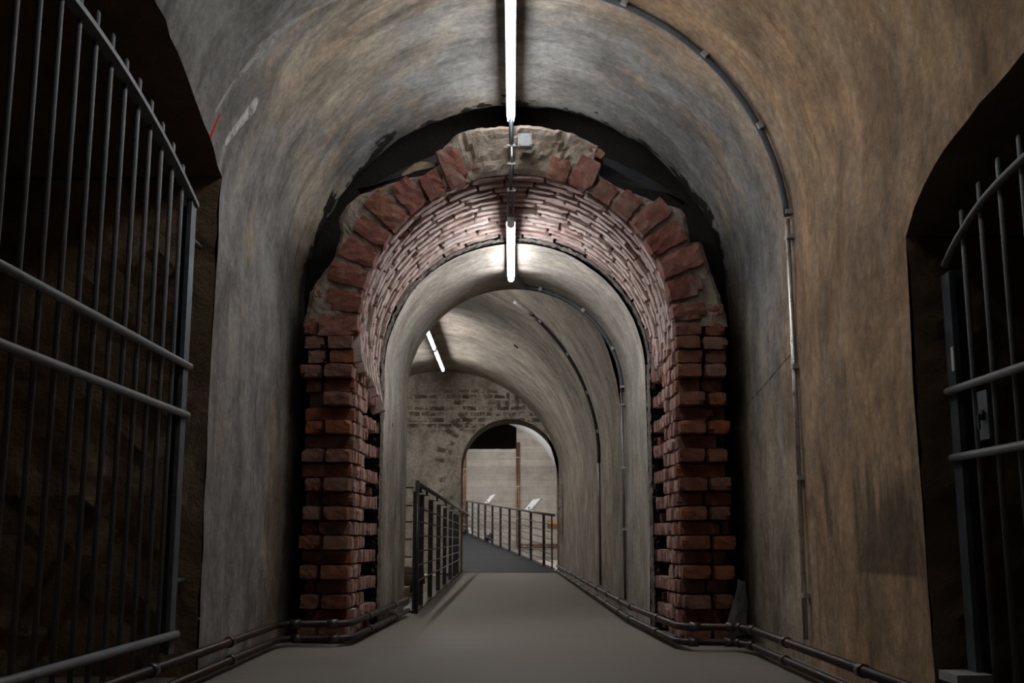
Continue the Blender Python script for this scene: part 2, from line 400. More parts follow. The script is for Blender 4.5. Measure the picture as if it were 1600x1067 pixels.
def shell(mb, ys, s_of, nv, endjag=False):
    def P(i, j):
        s = s_of(ys[i], j/nv); y = ys[i]
        if endjag:
            if i >= len(ys)-3:
                y = YEND + .05*nz(s*2.2, 8.1) + .035*nz(s*7, 2.1) - .04*(len(ys)-2-min(i, len(ys)-2))
            if i == len(ys)-1: return vpt(y+.01, s, .09)
        return vpt(y, s)
    mb.grid(P, len(ys)-1, nv, lambda i, j: (ys[i], s_of(ys[i], j/nv)), True)
wl = MB()
for a, b, f in ((-2.5, LY0, lambda y: 0.0), (LY0, LY1, ls), (LY1, YEND, lambda y: 0.0)):
    ys = yspan(a, b); 
    if b == YEND: ys += [YEND+.001]
    shell(wl, ys, lambda y, t, f=f: f(y)+(SA-f(y))*t, 30 if f(3.3) == 0 else 8, b == YEND)
struct(wl.obj('wall_left', M['front']))
ce = MB(); ys = yspan(-2.5, YEND) + [YEND+.001]
shell(ce, ys, lambda y, t: SA+(SB-SA)*t, 60, True)
struct(ce.obj('ceiling', M['front']))
wr = MB()
for a, b, f in ((-2.5, RY0, lambda y: S3), (RY0, RY1, rs), (RY1, YEND, lambda y: S3)):
    ys = yspan(a, b)
    if b == YEND: ys += [YEND+.001]
    shell(wr, ys, lambda y, t, f=f: SB+(f(y)-SB)*t, 30 if f(2.4) == S3 else 8, b == YEND)
struct(wr.obj('wall_right', M['front']))
bk = MB()
bk.grid(lambda i, j: (VX-1.5+3.0*i/4, -2.5, 3.6*j/4), 4, 4, lambda i, j: (i, j))
struct(bk.obj('wall_back', M['front']))
# the black hollow behind the broken plaster edge
hv = MB()
def hp(i, j):
    a = PI*j/40; y = 7.2+.55*i/4
    return (VX+1.56*math.cos(a), y, VZ+1.56*math.sin(a))
hv.grid(hp, 4, 40)
for sx in (-1, 1): hv.grid(lambda i, j: (VX+sx*1.56, 7.2+.55*i/4, VZ*j/4), 4, 4)
struct(hv.obj('wall_hollow', M['void']))

# side passages
def passage(name, X0, X1, y0, y1, edge, mat_top, side):
    m = MB(); ys = yspan(y0, y1, .1); nx = 22
    xin = lambda y: vpt(y, ls(y))[0] if side < 0 else vpt(y, rs(y))[0]
    def P(i, j):
        y = ys[i]; z = edge(y); t = j/nx
        x = xin(y)+(X1-xin(y))*t
        return (x, y, z+(.03*fr(x*2, y*2, 1.0) if j else 0))
    m.grid(P, len(ys)-1, nx, lambda i, j: (ys[i], j*.1))
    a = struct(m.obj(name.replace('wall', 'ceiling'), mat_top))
    m = MB(); nzr = 26
    for yy in (y0, y1):
        zt = edge(yy)
        def Q(i, j):
            z = zt*j/nzr; x0 = (prof(z)[0] if side < 0 else prof(S3-z)[0])
            x = x0+(X1-x0)*i/34
            d = (.035*fr(x*3.2, z*3.2, yy) + .03*nz(x*9, z*9, 5))*min(1, i/2.0)
            if yy == y1 and 2 < i: d += .03
            if i == 0 and 0 < j < nzr: x += side*(.02*abs(nz(z*5, 3.3)) + .012*abs(nz(z*15, 1.2)))
            return (x, yy+abs(d)*(1 if yy == y1 else -1), z)
        m.grid(Q, 34, nzr, lambda i, j: (i*.1, j*.1), False)
    m.grid(lambda i, j: (X1, y0-.1+(y1-y0+.2)*i/6, 2.9*j/6), 6, 6, lambda i, j: (i, j))
    struct(m.obj(name, M['rock']))
    m = MB(); m.grid(lambda i, j: ((VX-VR if side < 0 else VX+VR)+(X1-(VX-VR if side < 0 else VX+VR))*i/4, y0-.1+(y1-y0+.2)*j/4, .0), 4, 4, lambda i, j: (i, j))
    struct(m.obj(name.replace('wall', 'floor'), M['ground']))
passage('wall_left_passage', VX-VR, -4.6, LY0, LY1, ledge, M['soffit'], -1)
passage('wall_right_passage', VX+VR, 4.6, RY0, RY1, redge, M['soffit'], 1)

# ------------------------------------------------------------------ floors
f = MB(); f.grid(lambda i, j: (VX-VR-.02+(2*VR+.04)*i/6, -2.5+11.95*j/12, 0), 6, 12)
f.grid(lambda i, j: ((-.79-.14*j/10)+(.95+.79+.14*j/10)*i/4, 9.45+12.1*j/10, 0), 4, 10)
struct(f.obj('floor', M['floor']))
g = MB(); g.grid(lambda i, j: (-3.5+2.8*i/20, 9.45+11.2*j/40, -.05+.03*fr(i*.4, j*.4)), 20, 40)
struct(g.obj('floor_gravel', M['ground']))
e = MB(); e.grid(lambda i, j: (-.94-.14*j/10+.155*i, 9.5+11.1*j/10, .012), 1, 10, None, False)
e.grid(lambda i, j: (-.94-.14*j/10, 9.5+11.1*j/10, .012-.12*i), 1, 10, None, False)
struct(e.obj('trim_1', M['dark']))

# ------------------------------------------------------------------ concrete tunnel behind the brick arch
TX, TR, TZ0, TZ1 = .02, .915, 1.76, 1.82
TY0, TY1 = 7.72, 9.45
def tprof(t, zs, r=TR, cx=TX, zb=0.0):
    """t 0..1 from left floor over the arch to right floor"""
    L = (zs-zb)*2+PI*r; s = t*L
    if s < zs-zb: return (cx-r, zb+s, s)
    if s > zs-zb+PI*r: return (cx+r, zb+(L-s), s)
    a = PI-(s-(zs-zb))/r
    return (cx+r*math.cos(a), zs+r*math.sin(a), s)
t = MB(); NV = 90; ys = yspan(TY0, TY1, .12)
def tp(i, j):
    y = ys[i]; zs = TZ0+(TZ1-TZ0)*(y-TY0)/(TY1-TY0); x, z, s = tprof(j/NV, zs)
    w = .012*fr(y*1.1, s*1.1, 9.0)
    if i == 0: y += .03*nz(s*6, 3)
    d = Vector((x-TX, 0, max(0, z-zs))); d = d.normalized() if d.length else d
    return (x+d.x*w, y, z+d.z*w)
t.grid(tp, len(ys)-1, NV, lambda i, j: (ys[i], tprof(j/NV, TZ0)[2]))
struct(t.obj('wall_tunnel_lining', M['tunnel']))
def wall_hole(name, Y, inner, outer, mat, n=90, rows=4, jag=0.0):
    m = MB()
    def P(i, j):
        a = inner(j/n); b = outer(j/n); k = i/rows
        return (a[0]+(b[0]-a[0])*k, Y+(jag*nz(a[0]*5+i, a[1]*5) if i == 0 else 0), a[1]+(b[1]-a[1])*k)
    m.grid(P, rows, n, lambda i, j: (P(i, j)[0], P(i, j)[2]), False)
    return struct(m.obj(name, mat))
wall_hole('wall_behind_arch', 7.7, lambda t: tprof(t, TZ0, TR+.01), lambda t: tprof(t, VZ, 1.6, VX), M['void'])
# ------------------------------------------------------------------ hall beyond the tunnel
HX, HR, HZ = -1.28, 2.2, 1.5
hx = lambda y: -1.165-.115*(y-9.45)/11.2
HY0, HY1 = 9.45, 20.65
hprof = lambda t: tprof(t, HZ, HR, HX, -.05)
hfront = lambda t: tprof(t, HZ, HR, hx(9.45), -.05)
h = MB(); ys = yspan(HY0, HY1, .25); NV = 120
def hpt(i, j):
    y = ys[i]; x, z, s = tprof(j/NV, HZ, HR, hx(y), -.05); w = .014*fr(y*.8, s*.8, 4.4)
    d = Vector((x-hx(y), 0, max(0, z-HZ))).normalized()
    return (x+d.x*w, y, z+d.z*w)
h.grid(hpt, len(ys)-1, NV, lambda i, j: (ys[i], hprof(j/NV)[2]))
struct(h.obj('wall_hall_vault', M['hall']))
wall_hole('wall_hall_front', HY0+.002, lambda t: tprof(t, TZ1, TR), hfront, M['hall'])
DX, DR, DZ = -.04, .9, 1.9
dprof = lambda t: tprof(t, DZ, DR, DX, 0)
wall_hole('wall_hall_end', HY1, dprof, hprof, M['farwall'], rows=8)
d = MB(); d.grid(lambda i, j: (dprof(j/90)[0], HY1+.92*i, dprof(j/90)[1]), 1, 90, lambda i, j: (i*.3, j*.05))
# ------------------------------------------------------------------ room at the far end
EX, ER, EZ, EB = -1.3, 3.2, 1.6, -.1
EY0, EY1 = 21.57, 39.0
eprof = lambda t: tprof(t, EZ, ER, EX, EB)
struct(d.obj('wall_doorway_reveal', M['soffit']))
wall_hole('wall_room_front', EY0, dprof, eprof, M['hall'])
r = MB(); r.grid(lambda i, j: (eprof(j/90)[0], EY0+(EY1-EY0)*i/10, eprof(j/90)[1]), 10, 90, lambda i, j: (i*1.8, j*.14))
struct(r.obj('ceiling_white_vault', M['white']))
r = MB(); r.grid(lambda i, j: (-4.5+6.4*i/8, EY0+(EY1-EY0)*j/12, -.1), 8, 12)
struct(r.obj('floor_room', M['pale']))
def etop(x): return EZ+math.sqrt(max(0, (ER+.03)**2-(x-EX)**2))
b = MB(); NX = 60
def bw(xa, xb, top, n):
    xx = lambda i: xa+(xb-xa)*i/n
    b.grid(lambda i, j: (xx(i), EY1-.01, -.1+(top(xx(i))+.1)*j/10), n, 10, lambda i, j: (xx(i), -.1+(top(xx(i))+.1)*j/10), False)
bw(-4.53, .157, lambda x: min(etop(x), 3.70+.02*nz(x*5, 1)), 50); bw(.157, 1.93, etop, 30)
b.grid(lambda i, j: (-4.53+4.687*i/50, EY1-.01+.35*j, 3.70+.02*nz((-4.53+4.687*i/50)*5, 1)), 50, 1, lambda i, j: (i*.1, j*.3), False)
b.grid(lambda i, j: (.157, EY1-.01+.35*j, 3.7+1.2*i), 1, 1, lambda i, j: (i, j), False)
struct(b.obj('wall_room_end', M['boards']))
b = MB(); b.grid(lambda i, j: (-4.6+6.6*i, 41.5, -.1+5.2*j), 1, 1); b.grid(lambda i, j: (-4.6+6.6*i, 39.0+2.5*j, 5.0), 1, 1)
b.grid(lambda i, j: (-4.6+6.6*i, 39.34+2.2*j, 3.5), 1, 1)
struct(b.obj('wall_dark_recess', M['void']))

# ------------------------------------------------------------------ brick arch
AY, AX, AZ, AR0, AR1 = 6.7, .025, 1.89, .965, .935
arch = thing('brick_arch', 'broken red brick arch with ragged stepped piers framing the walkway', 'brick arch', (AX, AY, 0))
CH = .0862
def pier(sx):
    core = MB(); br = MB(); inn = MB(); ncs = 22
    XF = .995 if sx < 0 else .98
    xin = lambda y: XF+(AR1+.01-XF)*(y-AY)/1.0        # inner face distance from the axis
    def ctr(a, b_): return AX+sx*(a+b_)/2
    for k in range(ncs):
        z = .02+CH*k+CH/2; proud = k % 2 == 0
        z2 = z
        hgt = .079
        out = 1.29+R.uniform(-.03, .03)
        lost = (sx < 0 and k in (11,)) or R.random() < .03
        yf = AY if proud else (AY+.02 if k > 18 else AY+.095+R.uniform(-.012, .025))
        # face bricks
        w1 = .155+R.uniform(-.012, .012); gap = .018+R.uniform(0, .012)
        x0 = xin(yf)+R.uniform(-.004, .010)
        if proud or k in (19, 21):
            br.brick((ctr(x0, x0+w1), yf+.06, z2), (w1, .12, hgt), rotz(R.uniform(-.02, .02)))
            if not lost:
                w2 = min(out, x0+w1+gap+.155)-(x0+w1+gap)
                br.brick((ctr(x0+w1+gap, x0+w1+gap+w2), yf+.06+R.uniform(0, .03), z2+R.uniform(-.003, .003)), (w2, .12, hgt), rotz(R.uniform(-.04, .04)), chip=.009)
        else:
            wa = R.choice([.30, .19, .24, .15])
            br.brick((ctr(x0, x0+wa), yf+.06, z2), (wa, .12, hgt), rotz(R.uniform(-.02, .02)), chip=.009, n=(5, 3, 3))
            x1 = x0+wa+.012
            if out-x1 > .05: br.brick((ctr(x1, out-.02), yf+.07, z2), (out-.02-x1, .12, hgt), None, chip=.009)
        # inner face, narrow cut bricks stepping back from the front
        y = yf+.125
        yend = AY+.56 if proud else TY0+.02
        while y < yend-.03:
            L = R.choice([.055, .08, .10, .12, .05]) if y < AY+.56 else R.choice([.028, .034, .04, .03])
            L = min(L, yend-y)
            dd = R.uniform(-.010, .012) + (0 if y < AY+.56 else R.uniform(-.004, .014))
            xi = xin(y)+dd
            inn.brick((ctr(xi, xi+.14), y+L/2, z2+R.uniform(-.002, .002)), (.14, L-.005, hgt-R.uniform(0, .005)), None, .0025, (2, 2, 3), .005)
            y += L
        if proud and R.random() < .25:
            xi = xin(TY0-.1)+.03; br.brick((ctr(xi, xi+.1), TY0-.08, z2-.01), (.1, .08, hgt*.8), rotz(R.uniform(-.3, .3)), chip=.009)
    # bricks round the pier's edge seen on the reveal of the face
    o = br.obj('pier', M['brick'], arch)
    lab(inn.obj('pier_reveal', M['reveal'], arch), 'narrow cut bricks on the inner side of the pier, painted lamplit pink')
    core.grid(lambda i, j: (AX+sx*(1.03+.03*nz(j*.7, 2)), AY+.10+(TY0-AY-.1)*i/8+.0, 2.0*j/24), 8, 24, None, False)
    # dark mortar core with a stepped face
    c = MB()
    def cp(i, j):
        u = i/30; z = 1.93*j/44
        if u < .3: x = 1.27-(u/.3)*.25; y = AY+.13
        else: x = 1.02+.055*min(1, (u-.3)/.3); y = AY+.13+(u-.3)/.7*(TY0-AY-.13)
        w = .012*nz(z*16, u*20, sx) + .010*nz(z*40, u*50, sx)
        return (AX+sx*(x+(w if u >= .3 else 0)), y+(w if u < .3 else 0), z)
    c.grid(cp, 30, 44, None, False)
    c.grid(lambda i, j: (AX+sx*(1.27+.02*nz(j*.9, i)), AY+.13+.75*i/6, 1.93*j/20), 6, 20, None, False)
    co = c.obj('pier_core', M['mortar_dark'], arch)
    # loose mortar crust where the brick meets the concrete lining
    m = MB()
    def mp(i, j):
        z = 1.8*j/70; a = i/6*PI
        return (AX+sx*(xin(TY0)-.012-.018*math.sin(a)+.012*nz(z*22, i*1.3, sx)), TY0-.055+.075*i/6+.012*nz(z*18, i, 4+sx), z)
    m.grid(mp, 6, 70, None, False)
    m.grid(lambda i, j: (AX+sx*(AR1-.012+.085*i/4+.012*nz(i*1.7, j*.6, sx)), TY0-.012-.02*abs(nz(j*.9, i*1.3)), 1.86*j/80), 4, 80, None, False)
    m.obj('mortar_crust', M['rubble'], arch)
pier(-1); pier(1)
# ring of voussoirs: ragged outline as (x, z) of the broken outer edge, left foot to right foot
OUT = [(-1.30, 1.80), (-1.265, 2.02), (-1.25, 2.11), (-1.105, 2.325), (-1.065, 2.50), (-1.09, 2.545), (-1.075, 2.62), (-.963, 2.735), (-.825, 2.785), (-.557, 2.865), (-.458, 2.937), (-.44, 3.042), (-.36, 3.125), (-.258, 3.164), (-.03, 3.182),
       (.121, 3.186), (.383, 3.139), (.548, 3.05), (.507, 2.945), (.565, 2.848), (.72, 2.76), (.903, 2.69), (1.077, 2.64), (1.105, 2.50), (1.115, 2.418), (1.178, 2.435), (1.24, 2.23), (1.297, 2.045), (1.322, 1.985), (1.33, 1.8)]
OA = [(math.atan2(z-AZ, x-AX) % (2*PI) if z > AZ or x > AX else PI+.07, math.hypot(x-AX, z-AZ)) for x, z in OUT]
OA = [(a if a < 4 else a-2*PI, r_) for a, r_ in OA]
OA.sort(key=lambda q: -q[0])
def outer(a):
    for (a0, r0), (a1, r1) in zip(OA, OA[1:]):
        if a1 <= a <= a0: return r0+(r1-r0)*(a0-a)/max(1e-6, a0-a1)
    return OA[0][1] if a > OA[0][0] else OA[-1][1]
ring = MB(); NA, NRr = 150, 10
def rp(i, j):
    a = PI*(1-j/NA)
    ro = outer(a)+.008*nz(a*30, 2); ri = AR0+.012
    if i <= NRr:
        r_ = ri+(ro-ri)*i/NRr
        y = AY+.035+.018*nz(a*9, r_*14)+.014*nz(a*26, r_*34) + (.02 if i == 0 else 0) + (.03 if i == NRr else 0)
        # plaster left on the outer half of the crown bulges forward over the bricks
        y -= .03*max(0, min(1, (r_-1.06)/.05))*max(0, 1-abs(a-PI/2)/.55)
        ck = math.sin(a*25+1.3*nz(r_*5, a*3))
        if 3 < i < NRr and ck > .93 and abs(a-PI/2) < .6: y += .03
        return (AX+r_*math.cos(a), y, AZ+r_*math.sin(a))
    return (AX+(ro+.01)*math.cos(a), AY+.06+.25*(i-NRr), AZ+(ro+.01)*math.sin(a))
ring.grid(rp, NRr+2, NA, None, False)
ring.grid(lambda i, j: (AX+(AR0+.014)*math.cos(PI*j/NA), AY+.05+.1*i, AZ+(AR0+.014)*math.sin(PI*j/NA)), 1, NA, None, False)
lab(ring.obj('ring_mortar', M['ring'], arch), 'pale broken mortar and plaster of the arch ring')
vo = MB(); a = .02
while a < PI-.05:
    wd = R.uniform(.14, .185); da = wd/1.08
    am = a+da/2; ro = outer(am)
    crown = max(0, 1-abs(am-PI/2)/.6)
    L = min(ro-AR0-.02, R.uniform(.20, .27)) if crown < .4 else R.uniform(.10, .17)
    rc = AR0+L/2+R.uniform(-.004, .006)
    rot = Matrix.Rotation(-(am-PI/2), 3, 'Y')
    def wp(p, am=am): return p
    w2 = wd-.030
    yy = AY+.145-R.uniform(-.002, .014) + .012*crown
    if crown < .62: vo.brick((AX+rc*math.cos(am), yy, AZ+rc*math.sin(am)), (w2, .26, L), rot, .005, (4, 3, 5), .010)
    if crown < .4 and ro-AR0-L > .07 and R.random() < .8:
        l2 = ro-AR0-L-.035
        if l2 > .05:
            rc2 = AR0+L+.02+l2/2
            vo.brick((AX+rc2*math.cos(am), yy+.01, AZ+rc2*math.sin(am)), (w2*R.uniform(.75, 1), .24, l2), rot, .006, (4, 3, 4), .014)
    a += da
lab(vo.obj('voussoirs', M['vous'], arch), 'red brick voussoirs')
# brick soffit, rings of bricks laid round the barrel
sf = MB(); y = AY+.075; k = 0
while y < TY0-.02:
    wy = .074+R.uniform(-.008, .008); t_ = (y+wy/2-AY)/(TY0-AY)
    rad = AR0+(AR1-AR0)*t_; zc = AZ+(TZ0+.012-AZ)*t_
    a = -.10+(.12 if k % 2 else 0)+R.uniform(0, .05)
    while a < PI+.1:
        da = R.uniform(.17, .29)
        am = a+da/2; dr = abs(R.gauss(0, .008))
        if R.random() > .03:
            L = da*rad-.012
            def wp(p, rad=rad, zc=zc, am=am, dr=dr):
                # bend the straight brick on to the barrel
                ang = am-p.x/rad; rr_ = rad+dr+p.z+.05
                return Vector((AX+rr_*math.cos(ang), p.y, zc+rr_*math.sin(ang)))
            sf.brick((0, y+wy/2+.02*math.sin(3*am), 0), (L, wy-R.uniform(.006, .016), .10), Matrix.Rotation(R.uniform(-.03, .03), 3, 'Z'), .0035, (6, 2, 2), .007, wp)
        a += da
    y += wy; k += 1
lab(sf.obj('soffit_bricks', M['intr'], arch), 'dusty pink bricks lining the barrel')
sc = MB()
def scp(i, j):
    t_ = i/8; a = -.03+(PI+.06)*j/80; rad = AR0+(AR1-AR0)*t_+.028+.008*nz(i*3, a*9); zc = AZ+(TZ0+.012-AZ)*t_
    return (AX+rad*math.cos(a), AY+.05+(TY0-AY-.04)*t_, zc+rad*math.sin(a))
sc.grid(scp, 8, 80, None, False); sc.obj('soffit_mortar', M['mortar_dark'], arch)
cr = MB()
def crp(i, j):
    a = PI*j/150; w = i/5
    rad = AR1+.004-.016*math.sin(w*PI)+.012*nz(a*30, i*1.7); return (AX+rad*math.cos(a), TY0-.045+.07*w+.012*nz(a*24, i), TZ0+.006+rad*math.sin(a))
cr.grid(crp, 5, 150, None, False); cr.obj('mortar_crust', M['rubble'], arch)

# black sheets hanging in the hollow above the shoulders of the arch
def sheet(name, pts, label, y, tan=None):
    """pts: lower edge polyline and upper edge polyline in (x, z); a bowed sheet 6 mm thick"""
    lo, hi = pts; n_ = 16; m = MB()
    def lerp(pl, t_):
        q = t_*(len(pl)-1); i = min(int(q), len(pl)-2); k = q-i
        return pl[i][0]+(pl[i+1][0]-pl[i][0])*k, pl[i][1]+(pl[i+1][1]-pl[i][1])*k
    def P(i, j, off=0):
        a = lerp(lo, i/n_); b_ = lerp(hi, i/n_); t_ = j/8
        x = a[0]+(b_[0]-a[0])*t_; z = a[1]+(b_[1]-a[1])*t_
        return (x, y+off+.05*math.sin(t_*PI)+.22*t_+.02*nz(x*6, z*6), z+.008*nz(x*14, j))
    m.grid(lambda i, j: P(i, j), n_, 8); m.grid(lambda i, j: P(i, j, .006), n_, 8, None, True, True)
    o = tag(m.obj(name, M['membrane']), label, 'sheet')
    if tan:
        q = MB(); q.grid(lambda i, j: (P(int(n_*.45)+i, 0)[0], P(int(n_*.45)+i, 0)[1]-.012+.02*j, P(int(n_*.45)+i, 0)[2]-.004+.035*j*(.5+.5*math.sin(i*.6))), 8, 2)
        lab(q.obj('torn_edge', M['bark'], o), 'tan torn lower edge')
    return o
sheet('bitumen_sheet', ([(-.98, 2.79), (-.82, 2.83), (-.66, 2.885), (-.50, 2.93), (-.455, 2.96)], [(-.99, 2.83), (-.86, 2.92), (-.72, 3.0), (-.56, 3.07), (-.45, 3.12)]),
      'folded black sheet with tan torn edge over left shoulder of the brick arch', AY+.10, True)
sheet('bitumen_sheet', ([(.52, 2.90), (.64, 2.85), (.80, 2.80), (.98, 2.76), (1.10, 2.70)], [(.51, 3.10), (.66, 3.06), (.82, 2.98), (.98, 2.89), (1.12, 2.76)]),
      'smooth black sheet over right shoulder of the brick arch', AY+.10)
sl = MB(); sl.brick((1.30, 6.58, .215), (.13, .055, .32), Matrix.Rotation(.17, 3, 'Y') @ Matrix.Rotation(-.12, 3, 'X'), .01, (4, 2, 5), .03, lambda p: Vector((1.325+(p.x-1.325)*(1.0-.8*max(0, (p.z-.06)/.36)), p.y, p.z)))
tag(sl.obj('stone_slab', M['slab']), 'dark pointed stone slab leaning at foot of right brick pier', 'stone slab')

# ------------------------------------------------------------------ barred gates
def gate_left():
    X = -1.46; g = thing('barred_gate', 'tall dark steel barred gate closing the left side passage', 'gate', (X, 4.9, 0), 'barred gates of the side passages')
    top = lambda y: 2.36-.0884*(y-3.3)**2*1.06
    m = MB(); m.box((X, 4.905, 1.12), (.02, .075, 2.0)); m.box((X-.03, 4.937, 1.12), (.05, .008, 2.0)); lab(m.obj('frame_post', M['frame'], g), 'flat blue-grey frame post')
    m = MB(); m.box((X, 1.7, 1.1), (.02, .075, 2.0)); m.obj('frame_post', M['frame'], g)
    m = MB(); ys = yspan(1.7, 4.94, .09); m.grid(lambda i, j: (X+.022*(1 if j in (1, 2) else -1), ys[i], top(ys[i])+(.010 if j in (2, 3) else -.010) if j < 4 else top(ys[i])-.010), len(ys)-1, 4, None, False)
    m.obj('top_bar', M['bars'], g)
    for z, r_ in ((1.362, .016), (1.143, .016), (.198, .017)):
        m = MB(); m.tube([(X+.016, 1.68, z), (X+.016, 4.945, z)], r_, 10); m.obj('rail', M['bars'], g)
    y = 4.775; k = 0
    while y > 1.75:
        m = MB(); z1 = top(y)+.10+R.uniform(-.008, .008)
        m.tube([(X-.012, y, .045), (X-.012, y, z1-.012), (X-.012, y, z1)], [.0105, .0105, .004], 8); m.obj('bar', M['bars'], g)
        y -= .1535
    for z in (1.95, .42): m = MB(); m.tube([(X-.005, 4.935, z), (X-.005, 5.09, z)], .012, 8); m.obj('hinge', M['frame'], g)
def gate_right():
    X = 1.55; g = thing('barred_gate', 'arched steel barred gate with lock plate in the right side passage', 'gate', (X, 3.9, 0), 'barred gates of the side passages')
    T = [(3.90, 1.50), (3.876, 1.562), (3.81, 1.597), (3.738, 1.628), (3.62, 1.668), (3.514, 1.696), (3.38, 1.717), (3.231, 1.732), (3.0, 1.747), (2.4, 1.76), (1.6, 1.73), (1.0, 1.55)]
    def top(y):
        for (a, za), (b_, zb) in zip(T, T[1:]):
            if b_ <= y <= a: return za+(zb-za)*(a-y)/(a-b_)
        return 1.55
    m = MB(); m.box((X, 3.868, .82), (.02, .07, 1.42)); m.box((X+.03, 3.9, .82), (.05, .008, 1.42)); lab(m.obj('frame_post', M['frame'], g), 'flat blue-grey frame post')
    m = MB(); m.box((X, .95, .82), (.02, .07, 1.42)); m.obj('frame_post', M['frame'], g)
    m = MB(); m.box((X+.05, 3.915, .8), (.06, .05, 1.5)); lab(m.obj('fixed_jamb', M['frame'], g), 'fixed dark jamb post beside the gate leaf')
    m = MB(); m.tube([(X-.006, y_, z_) for y_, z_ in T[1:]], .013, 8); m.obj('top_bar', M['bars'], g)
    for z in (1.111, .878, .12):
        m = MB(); m.tube([(X-.016, .93, z), (X-.016, 3.90, z)], .014, 10); m.obj('rail', M['bars'], g)
    y = 3.737; k = 0
    while y > .98:
        m = MB(); z1 = top(y)+.10; m.tube([(X+.012, y, .05), (X+.012, y, z1-.01), (X+.012, y, z1)], [.0105, .0105, .005], 8); m.obj('bar', M['bars'], g)
        y -= .155
    m = MB(); m.box((X-.004, 3.632, 1.0), (.012, .075, .16)); lp = lab(m.obj('lock_plate', M['frame'], g), 'grey lock plate')
    m = MB(); m.tube([(X-.022, 3.632, 1.0), (X-.006, 3.632, 1.0)], .018, 12); m.box((X-.026, 3.632, .978), (.006, .01, .05)); m.obj('keyhole', M['dark'], lp)
    m = MB(); m.box((X-.012, 3.842, 1.22), (.004, .022, .085)); lab(m.obj('sticker', M['sticker'], g), 'white sticker on the frame post')
gate_left(); gate_right()
m = MB(); m.box((1.505, 3.835, .15), (.12, .16, .03)); 
tag(m.obj('threshold_plate', M['clip']), 'small grey steel threshold plate at foot of the right gate', 'plate')

# ------------------------------------------------------------------ tube lamps
def tube_lamp(x, y0, y1, z, label, mat, r=.023, group='tube lamps under the vaults', gapz=.10):
    g = thing('tube_lamp', label, 'lamp', (x, (y0+y1)/2, z), group)
    m = MB(); m.tube([(x, y0+.03, z), (x, y1-.03, z)], r, 14); lab(m.obj('tube', mat, g), 'white lit tube')
    m = MB(); m.box((x, (y0+y1)/2, z+.033), (.060, y1-y0-.02, .034)); m.obj('housing', M['housing'], g)
    for y in (y0, y1):
        m = MB(); s = 1 if y == y0 else -1
        m.tube([(x, y, z), (x, y+s*.032, z)], r+.002, 14); m.box((x, y+s*.016, z+.02), (.044, .03, .05)); m.obj('end_cap', M['cap'], g)
    for y in (y0+.25, y1-.25):
        m = MB(); m.box((x, y, z+.05+gapz/2), (.03, .04, gapz)); m.obj('bracket', M['housing'], g)
    return g
LX = -.008
tube_lamp(LX, 5.15, 7.24, 3.415, 'bright tube lamp under the front vault crown before the brick arch', TUBE, gapz=.09)
tube_lamp(LX, 2.9, 5.0, 3.415, 'tube lamp under the front vault crown behind the first lamp', TUBED, gapz=.09)
tube_lamp(LX, 7.02, 8.62, 2.625, 'short bright tube lamp under the crown of the brick barrel', TUBEB, gapz=.02)
tube_lamp(-1.2, 17.15, 19.2, 3.49, 'slanting tube lamp at the crown of the hall nearest the end wall', TUBE2, .018, gapz=.14)
tube_lamp(-1.2, 15.0, 17.0, 3.49, 'tube lamp in the hall partly hidden by the tunnel edge', TUBE2, .018, gapz=.14)
tube_lamp(-1.2, 11.0, 13.0, 3.49, 'tube lamp in the hall close behind the tunnel', TUBE2, .018, gapz=.14)
for y in (24, 29.5, 35): tube_lamp(-1.3, y, y+2.0, 4.62, 'unseen tube lamp added at the crown to light the white room', TUBE3, gapz=.08)  # out of view, added to brighten the far room

# conduit pieces between the lamps
g = thing('lamp_conduit', 'thin grey conduit linking the two tube lamps down the arch face', 'conduit', (LX, AY, 3.1))
m = MB(); m.tube([(LX, 7.24, 3.40), (LX, 6.95, 3.30), (LX+.002, 6.70, 3.21), (LX+.003, 6.65, 3.16), (LX+.004, 6.645, 3.02)], .014, 8); m.obj('sleeve', M['hose'], g)
m = MB(); m.tube([(LX+.006, 6.645, 3.01), (LX+.008, 6.645, 2.90)], .011, 10); m.obj('metal_pipe', M['galv'], g)
m = MB(); m.tube([(LX+.008, 6.645, 2.90), (LX+.004, 6.655, 2.86), (LX, 6.69, 2.80), (LX, 6.72, 2.76)], .010, 8); m.obj('hose_bend', M['hose'], g)
m = MB()
for dx in (-.014, .014): m.tube([(LX+dx, 6.72, 2.765), (LX+dx, 6.98, 2.665)], .009, 8)
m.obj('twin_rod', M['housing'], g)
for z, y in ((3.02, 6.645), (2.90, 6.645), (2.755, 6.73)): m = MB(); m.box((LX+.005, y, z), (.052, .02, .014)); m.obj('clip', M['clip'], g)
m = MB(); m.tube([(LX+.006, 6.645, 3.0), (.03, 6.643, 3.015), (.05, 6.643, 3.015)], .006, 8); m.obj('branch_cable', M['hose'], g)
jb = thing('junction_box', 'square grey junction box on the crown of the brick arch', 'junction box', (.08, 6.64, 3.04))
m = MB(); m.box((.080, 6.635, 3.043), (.086, .05, .088)); m.obj('box_body', M['box'], jb)
m = MB(); m.box((.080, 6.606, 3.043), (.078, .008, .080)); lab(m.obj('lid', M['box'], jb), 'grey flat lid')
for dx in (-.032, .032):
    for dz in (-.032, .032): m = MB(); m.tube([(.08+dx, 6.6025, 3.043+dz), (.08+dx, 6.599, 3.043+dz)], .004, 6); m.obj('screw', M['housing'], jb)

